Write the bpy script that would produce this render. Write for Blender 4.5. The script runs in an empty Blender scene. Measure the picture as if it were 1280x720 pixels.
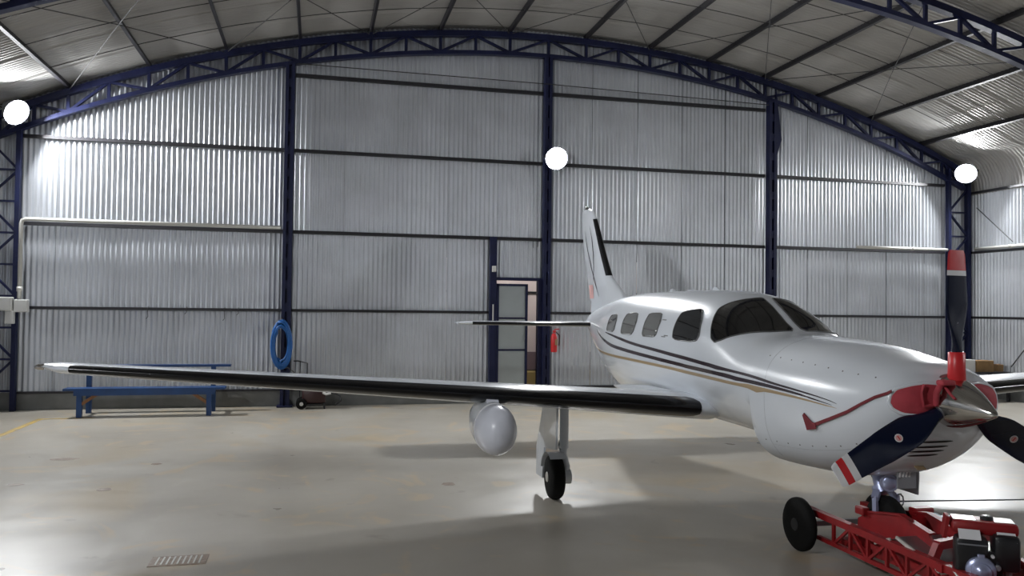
import bpy, bmesh, math, random
from mathutils import Vector, Matrix
R=math.radians; PI=math.pi
SC=bpy.context.scene; COL=SC.collection
random.seed(7)
# ---------------- camera, world, exposure ----------------
YAW,PITCH,ROLL,CAMH,FPX=.234562,.0237606,.0119488,1.902,1026.24
F=Vector((math.sin(YAW)*math.cos(PITCH),math.cos(YAW)*math.cos(PITCH),math.sin(PITCH)))
r0=Vector((math.cos(YAW),-math.sin(YAW),0)); u0=r0.cross(F)
rr=r0*math.cos(ROLL)+u0*math.sin(ROLL); uu=-r0*math.sin(ROLL)+u0*math.cos(ROLL)
cd=bpy.data.cameras.new('camera'); cam=bpy.data.objects.new('camera',cd); COL.objects.link(cam)
M=Matrix((rr,uu,-F)).transposed().to_4x4(); M.translation=Vector((0,0,CAMH)); cam.matrix_world=M
cd.sensor_width=36; cd.lens=36*FPX/1280; cd.clip_start=.05; cd.clip_end=200
SC.camera=cam
W=bpy.data.worlds.new('night'); SC.world=W; W.use_nodes=True
W.node_tree.nodes['Background'].inputs[0].default_value=(.35,.4,.5,1); W.node_tree.nodes['Background'].inputs[1].default_value=.02
vs=SC.view_settings; vs.view_transform='Standard'; vs.look='None'; vs.gamma=1; vs.use_curve_mapping=False
vs.exposure=0.62
LAMP_CORNER=800.; LAMP_MID=620.; LAMP_FRONT=1000.      # radiance of the lamp glasses
# ---------------- materials ----------------
def mat(name,col,rough=.5,metal=0.,noise=0.,nscale=4.,bump=0.,bscale=30.,coat=0.,spec=.5,emit=0.,ecol=None,col2=None,trans=0.,rvar=0.):
    m=bpy.data.materials.new(name); m.use_nodes=True; nt=m.node_tree; b=nt.nodes['Principled BSDF']
    b.inputs['Base Color'].default_value=(*col,1); b.inputs['Roughness'].default_value=rough; b.inputs['Metallic'].default_value=metal
    b.inputs['Coat Weight'].default_value=coat; b.inputs['Coat Roughness'].default_value=.05; b.inputs['Specular IOR Level'].default_value=spec
    b.inputs['Transmission Weight'].default_value=trans
    if emit: b.inputs['Emission Color'].default_value=(*(ecol or col),1); b.inputs['Emission Strength'].default_value=emit
    tc=nt.nodes.new('ShaderNodeTexCoord')
    if noise or rvar:
        n=nt.nodes.new('ShaderNodeTexNoise'); n.inputs['Scale'].default_value=nscale; n.inputs['Detail'].default_value=5
        nt.links.new(tc.outputs['Object'],n.inputs['Vector'])
    if noise:
        c2=col2 or tuple(c*(1-noise) for c in col)
        r=nt.nodes.new('ShaderNodeValToRGB'); r.color_ramp.elements[0].position=.35; r.color_ramp.elements[1].position=.65
        r.color_ramp.elements[0].color=(*c2,1); r.color_ramp.elements[1].color=(*col,1)
        nt.links.new(n.outputs['Fac'],r.inputs['Fac']); nt.links.new(r.outputs['Color'],b.inputs['Base Color'])
    if rvar:
        mr=nt.nodes.new('ShaderNodeMapRange'); mr.inputs[3].default_value=rough-rvar; mr.inputs[4].default_value=rough+rvar
        nt.links.new(n.outputs['Fac'],mr.inputs[0]); nt.links.new(mr.outputs[0],b.inputs['Roughness'])
    if bump:
        n2=nt.nodes.new('ShaderNodeTexNoise'); n2.inputs['Scale'].default_value=bscale; nt.links.new(tc.outputs['Object'],n2.inputs['Vector'])
        bp=nt.nodes.new('ShaderNodeBump'); bp.inputs['Strength'].default_value=bump; bp.inputs['Distance'].default_value=.01
        nt.links.new(n2.outputs['Fac'],bp.inputs['Height']); nt.links.new(bp.outputs['Normal'],b.inputs['Normal'])
    return m
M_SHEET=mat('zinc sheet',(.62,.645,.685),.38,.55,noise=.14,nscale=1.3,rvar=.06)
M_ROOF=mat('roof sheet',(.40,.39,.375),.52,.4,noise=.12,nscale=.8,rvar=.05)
M_NAVY=mat('navy steel paint',(.009,.013,.056),.5,0,noise=.3,nscale=3,spec=.3)
M_PURL=mat('dark purlin paint',(.014,.013,.018),.55,0,noise=.3,nscale=3)
M_ROD=mat('thin rod steel',(.03,.03,.03),.7,0)
M_CURB=mat('grey curb concrete',(.21,.215,.21),.8,0,noise=.25,nscale=3,bump=.2)
M_PIPE=mat('galvanised pipe',(.62,.61,.57),.4,.3)
M_WHITE=mat('aircraft white paint',(.70,.735,.785),.26,0,coat=.6,noise=.03,nscale=2)
M_WHITE2=mat('radome white paint',(.68,.70,.78),.3,0,coat=.4)
M_BOOT=mat('black rubber boot',(.004,.004,.005),.18,0,spec=.4)
M_GLASS=mat('dark window glass',(.008,.008,.008),.05,0,spec=.4)
M_GLASS2=mat('cabin window glass',(.13,.13,.12),.12,0,coat=1.,noise=.25,nscale=5)  # grey base puts the reflection of the walls into the pane colour
M_GASK=mat('window gasket',(.10,.10,.10),.5)
M_MAROON=mat('dark maroon stripe',(.022,.008,.014),.25,0,coat=.5)
M_GOLD=mat('gold stripe',(.40,.29,.16),.3,.1,coat=.4)
M_CHROME=mat('polished metal',(.62,.60,.57),.12,1.)
M_STEEL=mat('machined steel',(.35,.37,.39),.3,.9)
M_NAVYP=mat('propeller navy paint',(.006,.009,.028),.17,0,spec=.4)
M_RED=mat('red paint',(.30,.009,.012),.48,0,coat=.0,noise=.25,nscale=8)
M_REDC=mat('red cloth cover',(.46,.05,.07),.75,0,noise=.2,nscale=12,bump=.2)
M_REDR=mat('dark red ribbon',(.17,.012,.020),.7)
M_TIPR=mat('red tip paint',(.60,.025,.03),.35)
M_TIPW=mat('white tip paint',(.78,.78,.80),.35)
M_PINK=mat('faded pink print',(.72,.42,.40),.4)
M_RUB=mat('tyre rubber',(.006,.006,.006),.85,0,spec=.2,bump=.15,bscale=60)
M_BLK=mat('black plastic',(.012,.012,.014),.35)
M_GREY=mat('grey metal',(.30,.31,.34),.4,.5)
M_BLUE=mat('bright blue paint',(.008,.055,.19),.42,0,noise=.25,nscale=4)
M_HOSE=mat('blue hose plastic',(.010,.10,.34),.35)
M_WOOD=mat('raw brown wood',(.28,.13,.05),.7,0,noise=.35,nscale=14)
M_CARD=mat('brown cardboard',(.33,.20,.09),.8,0,noise=.2,nscale=10)
M_BOXW=mat('white plastic',(.66,.66,.64),.5)
M_DOORP=mat('pale door sheet',(.42,.46,.47),.4,.35,noise=.1,nscale=2)
M_OUT=mat('outside white wall',(.80,.72,.70),.8,0)
M_OUTY=mat('outside yellow step',(.55,.42,.16),.8)
M_OUTP=mat('outside mauve plinth',(.22,.17,.20),.8)
M_YEL=mat('worn yellow paint',(.50,.33,.05),.6,0,noise=.5,nscale=9,col2=(.34,.27,.15))
M_MARO=mat('maroon machine paint',(.035,.010,.010),.4)
M_SILB=mat('silver blue cast',(.42,.46,.66),.3,.5)
M_TAR=mat('rust stain',(.13,.075,.045),.5,noise=.35,nscale=20,col2=(.28,.21,.15))
def lampmat(n,e): return mat(n,(1,1,1),.4,emit=e,ecol=(.965,.985,1))
M_LC=lampmat('lit corner lamp glass',LAMP_CORNER); M_LM=lampmat('lit centre lamp glass',LAMP_MID); M_LF=lampmat('lit front lamp glass',LAMP_FRONT)
def floor_mat():
    m=bpy.data.materials.new('polished concrete'); m.use_nodes=True; nt=m.node_tree; b=nt.nodes['Principled BSDF']; L=nt.links.new
    tc=nt.nodes.new('ShaderNodeTexCoord')
    def noise(s,d=6,dist=0):
        n=nt.nodes.new('ShaderNodeTexNoise'); n.inputs['Scale'].default_value=s; n.inputs['Detail'].default_value=d; n.inputs['Distortion'].default_value=dist
        L(tc.outputs['Object'],n.inputs['Vector']); return n
    def ramp(src,p0,c0,p1,c1):
        r=nt.nodes.new('ShaderNodeValToRGB'); r.color_ramp.elements[0].position=p0; r.color_ramp.elements[1].position=p1
        r.color_ramp.elements[0].color=(*c0,1); r.color_ramp.elements[1].color=(*c1,1); L(src,r.inputs['Fac']); return r
    base=ramp(noise(.55,8,.4).outputs['Fac'],.3,(.34,.31,.26),.7,(.46,.43,.375))
    def mix(a,bc,fac):
        x=nt.nodes.new('ShaderNodeMixRGB'); L(a,x.inputs[1]); x.inputs[2].default_value=(*bc,1); L(fac,x.inputs[0]); return x.outputs[0]
    c=mix(base.outputs[0],(.42,.34,.22),ramp(noise(.35,5,1.2).outputs['Fac'],.55,(0,0,0),.72,(.75,.75,.75)).outputs[0])
    c=mix(c,(.17,.13,.10),ramp(noise(1.7,7,.8).outputs['Fac'],.66,(0,0,0),.74,(.55,.55,.55)).outputs[0])
    c=mix(c,(.50,.40,.27),ramp(noise(.9,4,2.5).outputs['Fac'],.58,(0,0,0),.66,(.7,.7,.7)).outputs[0])
    L(c,b.inputs['Base Color'])
    mr=nt.nodes.new('ShaderNodeMapRange'); mr.inputs[3].default_value=.22; mr.inputs[4].default_value=.42; L(noise(2.2,6).outputs['Fac'],mr.inputs[0]); L(mr.outputs[0],b.inputs['Roughness'])
    bp=nt.nodes.new('ShaderNodeBump'); bp.inputs['Strength'].default_value=.06; bp.inputs['Distance'].default_value=.01; L(noise(9,4).outputs['Fac'],bp.inputs['Height']); L(bp.outputs[0],b.inputs['Normal'])
    b.inputs['Specular IOR Level'].default_value=.45
    return m
M_FLOOR=floor_mat()
# ---------------- builders ----------------
class MB:
    def __init__(s): s.v=[]; s.f=[]
    def add(s,v,f):
        n=len(s.v); s.v+=[tuple(p) for p in v]; s.f+=[tuple(i+n for i in q) for q in f]; return s
    def box(s,c,d,rot=None):
        c=Vector(c); h=Vector(d)/2; vs=[]
        for x in(-1,1):
            for y in(-1,1):
                for z in(-1,1):
                    p=Vector((x*h.x,y*h.y,z*h.z))
                    if rot is not None: p=rot@p
                    vs.append(c+p)
        return s.add(vs,[(0,1,3,2),(4,6,7,5),(0,4,5,1),(2,3,7,6),(0,2,6,4),(1,5,7,3)])
    def rbox(s,c,d,b,rot=None):       # box with chamfered edges
        bm=bmesh.new(); bmesh.ops.create_cube(bm,size=1); bmesh.ops.scale(bm,vec=Vector(d),verts=bm.verts)
        bmesh.ops.bevel(bm,geom=bm.edges[:],offset=b,segments=2,affect='EDGES',profile=.5)
        vs=[(rot@v.co if rot is not None else v.co.copy())+Vector(c) for v in bm.verts]; bm.verts.index_update()
        fs=[tuple(v.index for v in f.verts) for f in bm.faces]; bm.free(); return s.add(vs,fs)
    def bar(s,p,q,w,h=None,up=(0,0,1)):
        p=Vector(p); q=Vector(q); h=h or w; d=(q-p).normalized(); u=Vector(up)
        if abs(d.dot(u))>.95: u=Vector((0,1,0)) if abs(d.y)<.9 else Vector((1,0,0))
        a=d.cross(u).normalized(); b=a.cross(d)
        vs=[e+a*x*w/2+b*y*h/2 for e in(p,q) for x,y in((-1,-1),(1,-1),(1,1),(-1,1))]
        return s.add(vs,[(0,1,2,3),(7,6,5,4),(0,4,5,1),(1,5,6,2),(2,6,7,3),(3,7,4,0)])
    def tube(s,pts,r,n=8,closed=False):
        pts=[Vector(p) for p in pts]; k=len(pts); rs=r if isinstance(r,(list,tuple)) else [r]*k; vs=[]; prev=None
        for i in range(k):
            if closed: d=pts[(i+1)%k]-pts[i-1]
            else: d=pts[min(i+1,k-1)]-pts[max(i-1,0)]
            d.normalize()
            if prev is None:
                u=Vector((0,0,1)) if abs(d.z)<.9 else Vector((1,0,0)); a=d.cross(u).normalized()
            else: a=(prev-d*prev.dot(d)).normalized()
            prev=a; b=d.cross(a)
            for j in range(n):
                t=2*PI*j/n; vs.append(pts[i]+a*math.cos(t)*rs[i]+b*math.sin(t)*rs[i])
        fs=[]
        for i in range(k if closed else k-1):
            i2=(i+1)%k
            for j in range(n): fs.append((i*n+j,i*n+(j+1)%n,i2*n+(j+1)%n,i2*n+j))
        if not closed: fs+=[tuple(range(n))[::-1],tuple(range((k-1)*n,k*n))]
        return s.add(vs,fs)
    def lathe(s,o,axis,prof,n=24,sx=1,sy=1,ref=None):  # prof: (dist along axis, radius)
        o=Vector(o); d=Vector(axis).normalized(); u=Vector(ref) if ref else (Vector((0,0,1)) if abs(d.z)<.9 else Vector((1,0,0)))
        a=d.cross(u).normalized(); b=a.cross(d); vs=[]
        for t,r in prof:
            for j in range(n):
                an=2*PI*j/n; vs.append(o+d*t+a*math.cos(an)*r*sx+b*math.sin(an)*r*sy)
        fs=[(i*n+j,i*n+(j+1)%n,(i+1)*n+(j+1)%n,(i+1)*n+j) for i in range(len(prof)-1) for j in range(n)]
        fs+=[tuple(range(n))[::-1],tuple(range((len(prof)-1)*n,len(prof)*n))]
        return s.add(vs,fs)
    def prism(s,pts,vec):
        n=len(pts); v=Vector(vec); vs=[Vector(p) for p in pts]+[Vector(p)+v for p in pts]
        return s.add(vs,[tuple(range(n))[::-1],tuple(range(n,2*n))]+[(i,(i+1)%n,(i+1)%n+n,i+n) for i in range(n)])
    def mesh(s,name,m,smooth,off=Vector((0,0,0))):
        me=bpy.data.meshes.new(name); me.from_pydata([tuple(Vector(p)-off) for p in s.v],[],s.f); me.materials.append(m)
        bm=bmesh.new(); bm.from_mesh(me); bmesh.ops.remove_doubles(bm,verts=bm.verts,dist=1e-5); bmesh.ops.recalc_face_normals(bm,faces=bm.faces); bm.to_mesh(me); bm.free()
        if smooth:
            me.polygons.foreach_set('use_smooth',[True]*len(me.polygons))
            if smooth is not True: me.set_sharp_from_angle(angle=R(smooth))
        return me
    def build(s,name,m,parent=None,smooth=False,off=None):
        if off is None:
            off=Vector((0,0,0)); q=parent
            while q is not None: off+=q.location; q=q.parent
            if parent is None: off=Vector((0,0,0))
        o=bpy.data.objects.new(name,s.mesh(name,m,smooth,off)); COL.objects.link(o)
        if parent is not None: o.parent=parent
        return o
def inst(me,name,parent,loc=(0,0,0),rot=None):
    o=bpy.data.objects.new(name,me); COL.objects.link(o); o.parent=parent; o.location=loc
    if rot is not None: o.rotation_euler=rot
    return o
def empty(name,loc=(0,0,0),label=None,cat=None,group=None,kind=None,rz=0):
    o=bpy.data.objects.new(name,None); COL.objects.link(o); o.location=loc; o.rotation_euler.z=rz; o.empty_display_size=.1
    return tag(o,label,cat,group,kind)
def tag(o,label=None,cat=None,group=None,kind=None):
    if label:o['label']=label
    if cat:o['category']=cat
    if group:o['group']=group
    if kind:o['kind']=kind
    return o
O0=Vector((0,0,0))
# ---------------- hangar shell ----------------
XC=4.5; XL,XR=-5.75,14.75; YB=16.06; YF=-8.0
RT=23.2; ZT=7.42; RB=23.3; ZB=6.95
def top(x): return ZT-(RT-math.sqrt(RT*RT-(x-XC)**2))
def bot(x): return ZB-(RB-math.sqrt(RB*RB-(x-XC)**2))
PZ=.10                                         # purlin height above top chord
fl=MB(); fl.add([(XL-.2,YF,0),(XR+.2,YF,0),(XR+.2,YB+.1,0),(XL-.2,YB+.1,0),(XL-.2,YF,-.2),(XR+.2,YF,-.2),(XR+.2,YB+.1,-.2),(XL-.2,YB+.1,-.2)],[(0,1,2,3),(7,6,5,4),(0,4,5,1),(1,5,6,2),(2,6,7,3),(3,7,4,0)])
floor=tag(fl.build('floor',M_FLOOR),'polished grey concrete hangar floor with stains','floor',kind='structure')
gd=MB(); gd.box((3.8,18.6,-.03),(16,5.0,.04)); tag(gd.build('ground',M_CURB),'dark ground outside the small door','ground',kind='structure')
wb=MB(); wb.box(((XL+3.34)/2,YB+.04,.155),(3.34-XL,.16,.31)); wb.box(((XR+4.45)/2,YB+.04,.155),(XR-4.45,.16,.31))
wall_back=tag(wb.build('wall_back',M_CURB),'rear gable wall of corrugated zinc sheets on a grey concrete curb','wall',kind='structure')
NW=11; PITCHW=1.0/NW; AMP=.0165
def wavecols(w,segs=6):
    n=int(round(w/PITCHW*segs)); return [(i/n*w, AMP*max(-1,min(1,1.35*math.cos(2*PI*i/segs)))) for i in range(n+1)]
def sheet_x(x0,w,zb,zt_fn,y,rows=2):           # sheet in an XZ wall; bows toward -y
    b=MB(); cols=wavecols(w); vs=[];m=len(cols)
    for k in range(rows+1):
        for dx,a in cols:
            zt=zt_fn(x0+dx); vs.append((x0+dx*(w-(.012 if x0>4 else .003))/w,y-a,zb+(zt-zb)*k/rows))
    return b.add(vs,[(k*m+i,k*m+i+1,(k+1)*m+i+1,(k+1)*m+i) for k in range(rows) for i in range(m-1)])
for k in range(-1,21):
    x0=-5.5+k; w=1.0
    if k==-1: x0=XL; w=.25
    if k==20: w=XR-14.5
    n=max(1,round(w*NW)); zb=2.47 if k==9 else .29
    y=YB-.02+(.003 if k%2 else -.001)
    if k in(-1,20):
        b=MB(); b.add([(x0,y,zb),(x0+w,y,zb),(x0+w,y,4.9),(x0,y,4.9)],[(0,1,2,3)]); b.build('corrugated_sheet',M_SHEET,wall_back)
    else: sheet_x(x0,w,zb,lambda x:top(x)+PZ,y).build('corrugated_sheet',M_SHEET,wall_back,smooth=True)
# side walls
ZE=4.62                                         # where wall sheets stop and the curved eave begins
def sidewall(name,x,s,label):
    b=MB(); b.box((x+s*.06,(YB+YF)/2,.155),(.14,YB-YF,.31)); wl=tag(b.build(name,M_CURB),label,'wall',kind='structure')
    sb=MB(); cols=wavecols(1.0); m=len(cols)
    sb.add([(-s*a,dy*.996,z) for z in(0,ZE-.29) for dy,a in cols],[(i,i+1,m+i+1,m+i) for i in range(m-1)])
    me=sb.mesh('corrugated_sheet',M_SHEET,True)
    for k in range(24): inst(me,'corrugated_sheet',wl,(x,YF+.06+k,.29))
    for z in(.31,1.80,3.29,4.66):
        g=MB(); g.box((x-s*.06,(YB+YF)/2,z),(.07,YB-YF-.1,.05)); g.build('girt',M_PURL,wl)
    return wl
wall_right=sidewall('wall_right',XR,1,'corrugated zinc side wall at the right edge of the photo')
wall_left=sidewall('wall_left',XL,-1,'corrugated zinc side wall at the left edge')
b=MB(); b.box((XC,YF-.05,2.4),(XR-XL,.1,4.8)); wall_front=tag(b.build('wall_front',M_SHEET),'closed hangar front behind the viewer','wall',kind='structure')
# ceiling
ceiling=empty('ceiling',(0,0,0),'arched roof of pale corrugated sheets on dark purlins and trusses','ceiling',kind='structure')
def roofline(n=30):
    pts=[]; xa=XC-9.55
    for i in range(n+1):
        x=xa+(19.1)*i/n; pts.append((x,top(x)+PZ+.01))
    # curved eaves down to the side walls
    z1=top(xa)+PZ+.01; L=[]; Rr=[]
    for t in(.25,.5,.75,1.0):
        an=t*PI/2; dx=.70*math.sin(an); dz=(z1-ZE)*(1-math.cos(an))
        Rr.append((XC+9.55+dx,z1-dz)); L.append((xa-dx,z1-dz))
    return L[::-1]+pts+Rr
rl=roofline(); cols=wavecols(1.0,4); m=len(cols); sb=MB(); vs=[]
for i,(x,z) in enumerate(rl):
    a=Vector(rl[max(i-1,0)]); c=Vector(rl[min(i+1,len(rl)-1)]); t=(c-a).normalized(); nx,nz=t.y,-t.x   # inward normal (down)
    for dy,am in cols: vs.append((x+nx*am,dy*.996,z+nz*am))
sb.add(vs,[(i*m+j,i*m+j+1,(i+1)*m+j+1,(i+1)*m+j) for i in range(len(rl)-1) for j in range(m-1)])
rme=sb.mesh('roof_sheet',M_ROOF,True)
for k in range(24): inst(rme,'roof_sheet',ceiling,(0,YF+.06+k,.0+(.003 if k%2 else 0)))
PX=[XC+s*d for d in(.8,2.2,3.55,4.87,6.18,7.5,8.82) for s in(-1,1)]
for x in PX:
    sl=-(x-XC)/RT; rot=Matrix.Rotation(-sl*-1*-1,3,'Y')
    b=MB(); b.box((x,(YB+YF)/2,top(x)+PZ/2),(.05,YB-YF-.1,PZ),Matrix.Rotation((x-XC)/RT,3,'Y')); b.build('purlin',M_PURL,ceiling)
# trusses
nodes=sorted(PX+[XC-9.9,XC+9.9])
allx=[]
for i in range(len(nodes)-1): allx+= [nodes[i],(nodes[i]+nodes[i+1])/2]
allx.append(nodes[-1])
def truss(y):
    b=MB(); n=40
    for fn,h in((top,.11),(bot,.075)):
        for i in range(n):
            x0=XC-9.95+19.9*i/n; x1=XC-9.95+19.9*(i+1)/n
            off=-h/2 if fn is top else h/2
            b.bar((x0,y,fn(x0)+off),(x1+.01,y,fn(x1+.01)+off),.13,h)
    t=b.build('roof_truss',M_NAVY,ceiling)
    for i,x in enumerate(allx):
        w=MB(); w.bar((x,y,bot(x)+.06),(x,y,top(x)-.08),.055,.05); w.build('web_member',M_NAVY,t,off=O0)
    for i in range(len(allx)-1):
        xa,xb=allx[i],allx[i+1]
        if i%2==0: p,q=(xa,bot(xa)+.06),(xb,top(xb)-.09)
        else: p,q=(xa,top(xa)-.09),(xb,bot(xb)+.06)
        w=MB(); w.bar((p[0],y,p[1]),(q[0],y,q[1]),.06,.045); w.build('web_member',M_NAVY,t,off=O0)
    return t
for y in(15.9,11.1,6.2,1.3): truss(y)
# sag rods and cross bracing
for y in(12.4,13.5,14.7,9.9,8.7,7.4):
    for i in range(len(nodes)-1):
        if i in(0,len(nodes)-2): continue
    b=MB(); pts=[(XC-8.8+17.6*i/24,y,top(XC-8.8+17.6*i/24)+.03) for i in range(25)]
    b.tube(pts,.007,5); b.build('sag_rod',M_ROD,ceiling)
for y0,y1 in((11.1,15.9),(6.2,11.1)):
    for i in range(0,len(PX)-2,2):
        xs=sorted(PX)
        xa,xb=xs[i],xs[i+2]
        for p,q in(((xa,y0),(xb,y1)),((xb,y0),(xa,y1))):
            b=MB(); b.tube([(p[0]+(q[0]-p[0])*t,p[1]+(q[1]-p[1])*t,top(p[0]+(q[0]-p[0])*t)-.03) for t in(0,.5,1)],.008,5); b.build('brace_rod',M_ROD,ceiling)
# gable girts
YG=YB-.02-.012-.035
def girt(x0,x1,z,h=.06):
    b=MB(); b.box(((x0+x1)/2,YG,z),(x1-x0,.07,h)); return b.build('girt',M_PURL,wall_back)
for a,c in((-5.05,-.62),(-.44,4.42),(4.58,9.42),(9.62,14.0)):
    for z in(4.82,3.28): girt(a,c,z)
girt(-.44,9.42,6.25,.065)
girt(-5.05,-.62,1.80,.05); girt(-.44,3.34,1.80,.05); girt(4.58,9.42,1.80,.05); girt(9.62,14.0,1.8,.05)
girt(-5.05,-.62,.31,.035); girt(-.44,3.34,.31,.035); girt(4.58,9.42,.31,.035); girt(9.62,14.0,.31,.035)
b=MB(); b.tube([(-.4,15.8,6.42),(4.5,15.8,6.40),(9.4,15.8,6.32)],.010,5); b.build('tie_wire',M_ROD,wall_back)
# columns
for i,x in enumerate((-.53,4.5,9.53)):
    b=MB(); zt=bot(x)+.03; w=.17 if i!=1 else .15
    yc=15.90
    b.box((x-w/2+.03,yc,zt/2),(.06,.16,zt)); b.box((x+w/2-.03,yc,zt/2),(.06,.16,zt)); b.box((x,yc+.03,zt/2),(w-.1,.06,zt))
    c=b.build('column',M_NAVY,wall_back)
    for z in [(.6+.42*j) for j in range(int(zt/.42)-1)]:
        q=MB(); q.box((x,yc-.06,z),(w-.1,.02,.16)); q.build('batten_plate',M_NAVY,c)
    if i==2:
        q=MB(); q.prism([(x+.085,yc-.05,6.7),(x+.22,yc-.05,5.6),(x+.085,yc-.05,5.2)],(0,.06,0)); q.build('gusset_plate',M_NAVY,c)
    q=MB(); q.box((x,yc-.02,.02),(.28,.26,.03)); q.build('base_plate',M_NAVY,c)
def lattice(x0,x1,y,zt,parent):
    b=MB(); b.box((x0,y,zt/2),(.075,.11,zt)); b.box((x1,y,zt/2),(.09,.11,zt)); c=b.build('lattice_column',M_NAVY,parent)
    z=.35; k=0
    while z<zt-.5:
        for p,q in(((x0,z),(x1,z)),(((x0,z),(x1,z+.55)) if k%2 else ((x1,z),(x0,z+.55)))):
            w=MB(); w.bar((p[0],y,p[1]),(q[0],y,q[1]),.045,.035); w.build('lattice_bar',M_NAVY,c)
        z+=.55; k+=1
for y in(15.9,11.1,6.2,1.3):
    lattice(-5.08,-5.60,y,top(-5.2)-.1,wall_left if y<15 else wall_back)
    lattice(14.04,14.56,y,top(14.2)-.1,wall_right if y<15 else wall_back)
b=MB(); b.tube([(14.62,14.75,.75),(14.62,12.6,3.2)],.012,6); b.build('brace_rod',M_ROD,wall_right)
b=MB(); b.tube([(14.62,15.7,4.3),(14.62,14.7,3.45)],.010,6); b.build('brace_rod',M_ROD,wall_right)
# door bay
t=MB(); zt=3.3
t.box((3.415,15.93,zt/2),(.13,.12,zt)); trim_1=tag(t.build('trim_1',M_NAVY),'navy steel post left of the small door','post',kind='structure')
t=MB(); t.box((3.95,15.95,2.47),(.95,.09,.06)); trim_2=tag(t.build('trim_2',M_NAVY),'navy lintel over the small door opening','lintel',kind='structure')
t=MB(); t.box((4.385,15.96,1.22),(.10,.12,2.44)); trim_3=tag(t.build('trim_3',M_NAVY),'dark door post beside the central column','post',kind='structure')
door=empty('door_1',(3.8,15.9,.03),'pale sheet metal sliding door leaf with navy frame','door',kind='structure')
t=MB()
for x in(3.51,4.10): t.box((x,15.9,1.20),(.045,.05,2.34))
t.box((3.805,15.9,2.35),(.63,.05,.045)); t.box((3.805,15.9,.06),(.63,.05,.05)); t.build('door_frame',M_NAVY,door)
for z in(1.69,1.06): t=MB(); t.box((3.805,15.89,z),(.55,.04,.035)); t.build('door_rail',M_NAVY,door)
for z0,z1 in((.08,1.04),(1.08,1.67),(1.71,2.33)):
    t=MB(); t.box((3.805,15.915,(z0+z1)/2),(.55,.012,z1-z0)); t.build('door_panel',M_DOORP,door)
t=MB(); t.box((4.05,15.86,1.28),(.02,.04,.12)); t.build('door_handle',M_STEEL,door)
t=MB(); t.box((3.41,15.86,1.25+.55),(.02,.03,.32)); t.build('pull_bar',M_BOXW,trim_1)
# outside, seen through the door gap
ob=empty('neighbouring_wall',(5,18.0,0),'pale wall of the building seen through the open door gap','wall',kind='structure')
t=MB(); t.box((5.2,18.2,1.95),(5,.2,2.1)); t.build('wall_panel',M_OUT,ob)
t=MB(); t.box((5.2,18.15,.70),(5,.25,.40)); t.build('plinth',M_OUTP,ob)
t=MB(); t.box((5.2,17.9,.24),(5,.6,.48)); t.build('step',M_OUTY,ob)
t=MB(); t.box((5.2,18.06,2.25),(5,.06,.04)); t.build('rail',M_PURL,ob)
ol=empty('fill_lamp',(4.3,16.1,3.2),'unseen fill lamp added to light the neighbouring wall, hidden above the door','lamp')  # unseen lamp, added to brighten the wall behind the door gap
t=MB(); t.lathe((4.3,16.055,3.2),(0,1,0),[(0,.09),(.165,.09),(.20,.10),(.23,.08)],16); t.build('lamp_body',M_GREY,ol)
t=MB(); t.lathe((4.3,16.28,3.2),(0,1,-.4),[(0,.08),(.05,.07),(.08,.03)],16); t.build('lamp_glass',mat('lit fill lamp glass',(1,1,1),.4,emit=260.,ecol=(1,.92,.88)),ol)
# ---------------- lamps ----------------
def lamp(loc,d,label,m,post=None):
    r=empty('floodlight',loc,label,'lamp','bright round floodlights on the hangar columns'); d=Vector(d).normalized(); o=Vector(loc)
    b=MB(); b.lathe(o,d,[(-.22,.05),(-.21,.09),(-.12,.10),(-.08,.17),(.0,.22),(.055,.225),(.05,.21),(-.03,.19)],28); b.build('lamp_housing',M_GREY,r,smooth=40)
    b=MB(); b.lathe(o+d*.0,d,[(-.025,.19),(.0,.188),(.010,.15),(.018,.09),(.02,.01)],28); b.build('lamp_glass',m,r,smooth=True)
    b=MB(); s=d.cross(Vector((0,0,1))).normalized()
    b.tube([o+s*.21-d*.04,o+s*.24-d*.12,o-d*.30,o-s*.24-d*.12,o-s*.21-d*.04],.012,6)
    if post: b.tube([o-d*.30,post],.015,6)
    b.build('lamp_bracket',M_PURL,r)
    return r
lamp((-5.02,15.45,5.13),(.78,-.50,-.50),'floodlight glaring at the top of the left rear lattice column',M_LC,(-5.08,15.88,5.0))
lamp((4.58,15.55,4.87),(-.05,-1,-.35),'floodlight glaring on the central rear column above the door',M_LM,(4.52,15.8,4.9))
lamp((14.08,15.42,5.03),(-.66,-.62,-.50),'floodlight glaring at the top of the right rear lattice column',M_LC,(14.04,15.88,4.9))
lamp((-5.05,1.3,4.95),(.75,.45,-.4),'floodlight on the left side near the viewer, outside the photo',M_LF,(-5.3,1.3,5.1))
lamp((14.1,1.3,4.95),(-.75,.45,-.4),'floodlight on the right side near the viewer, outside the photo',M_LF,(14.4,1.3,5.1))
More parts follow.
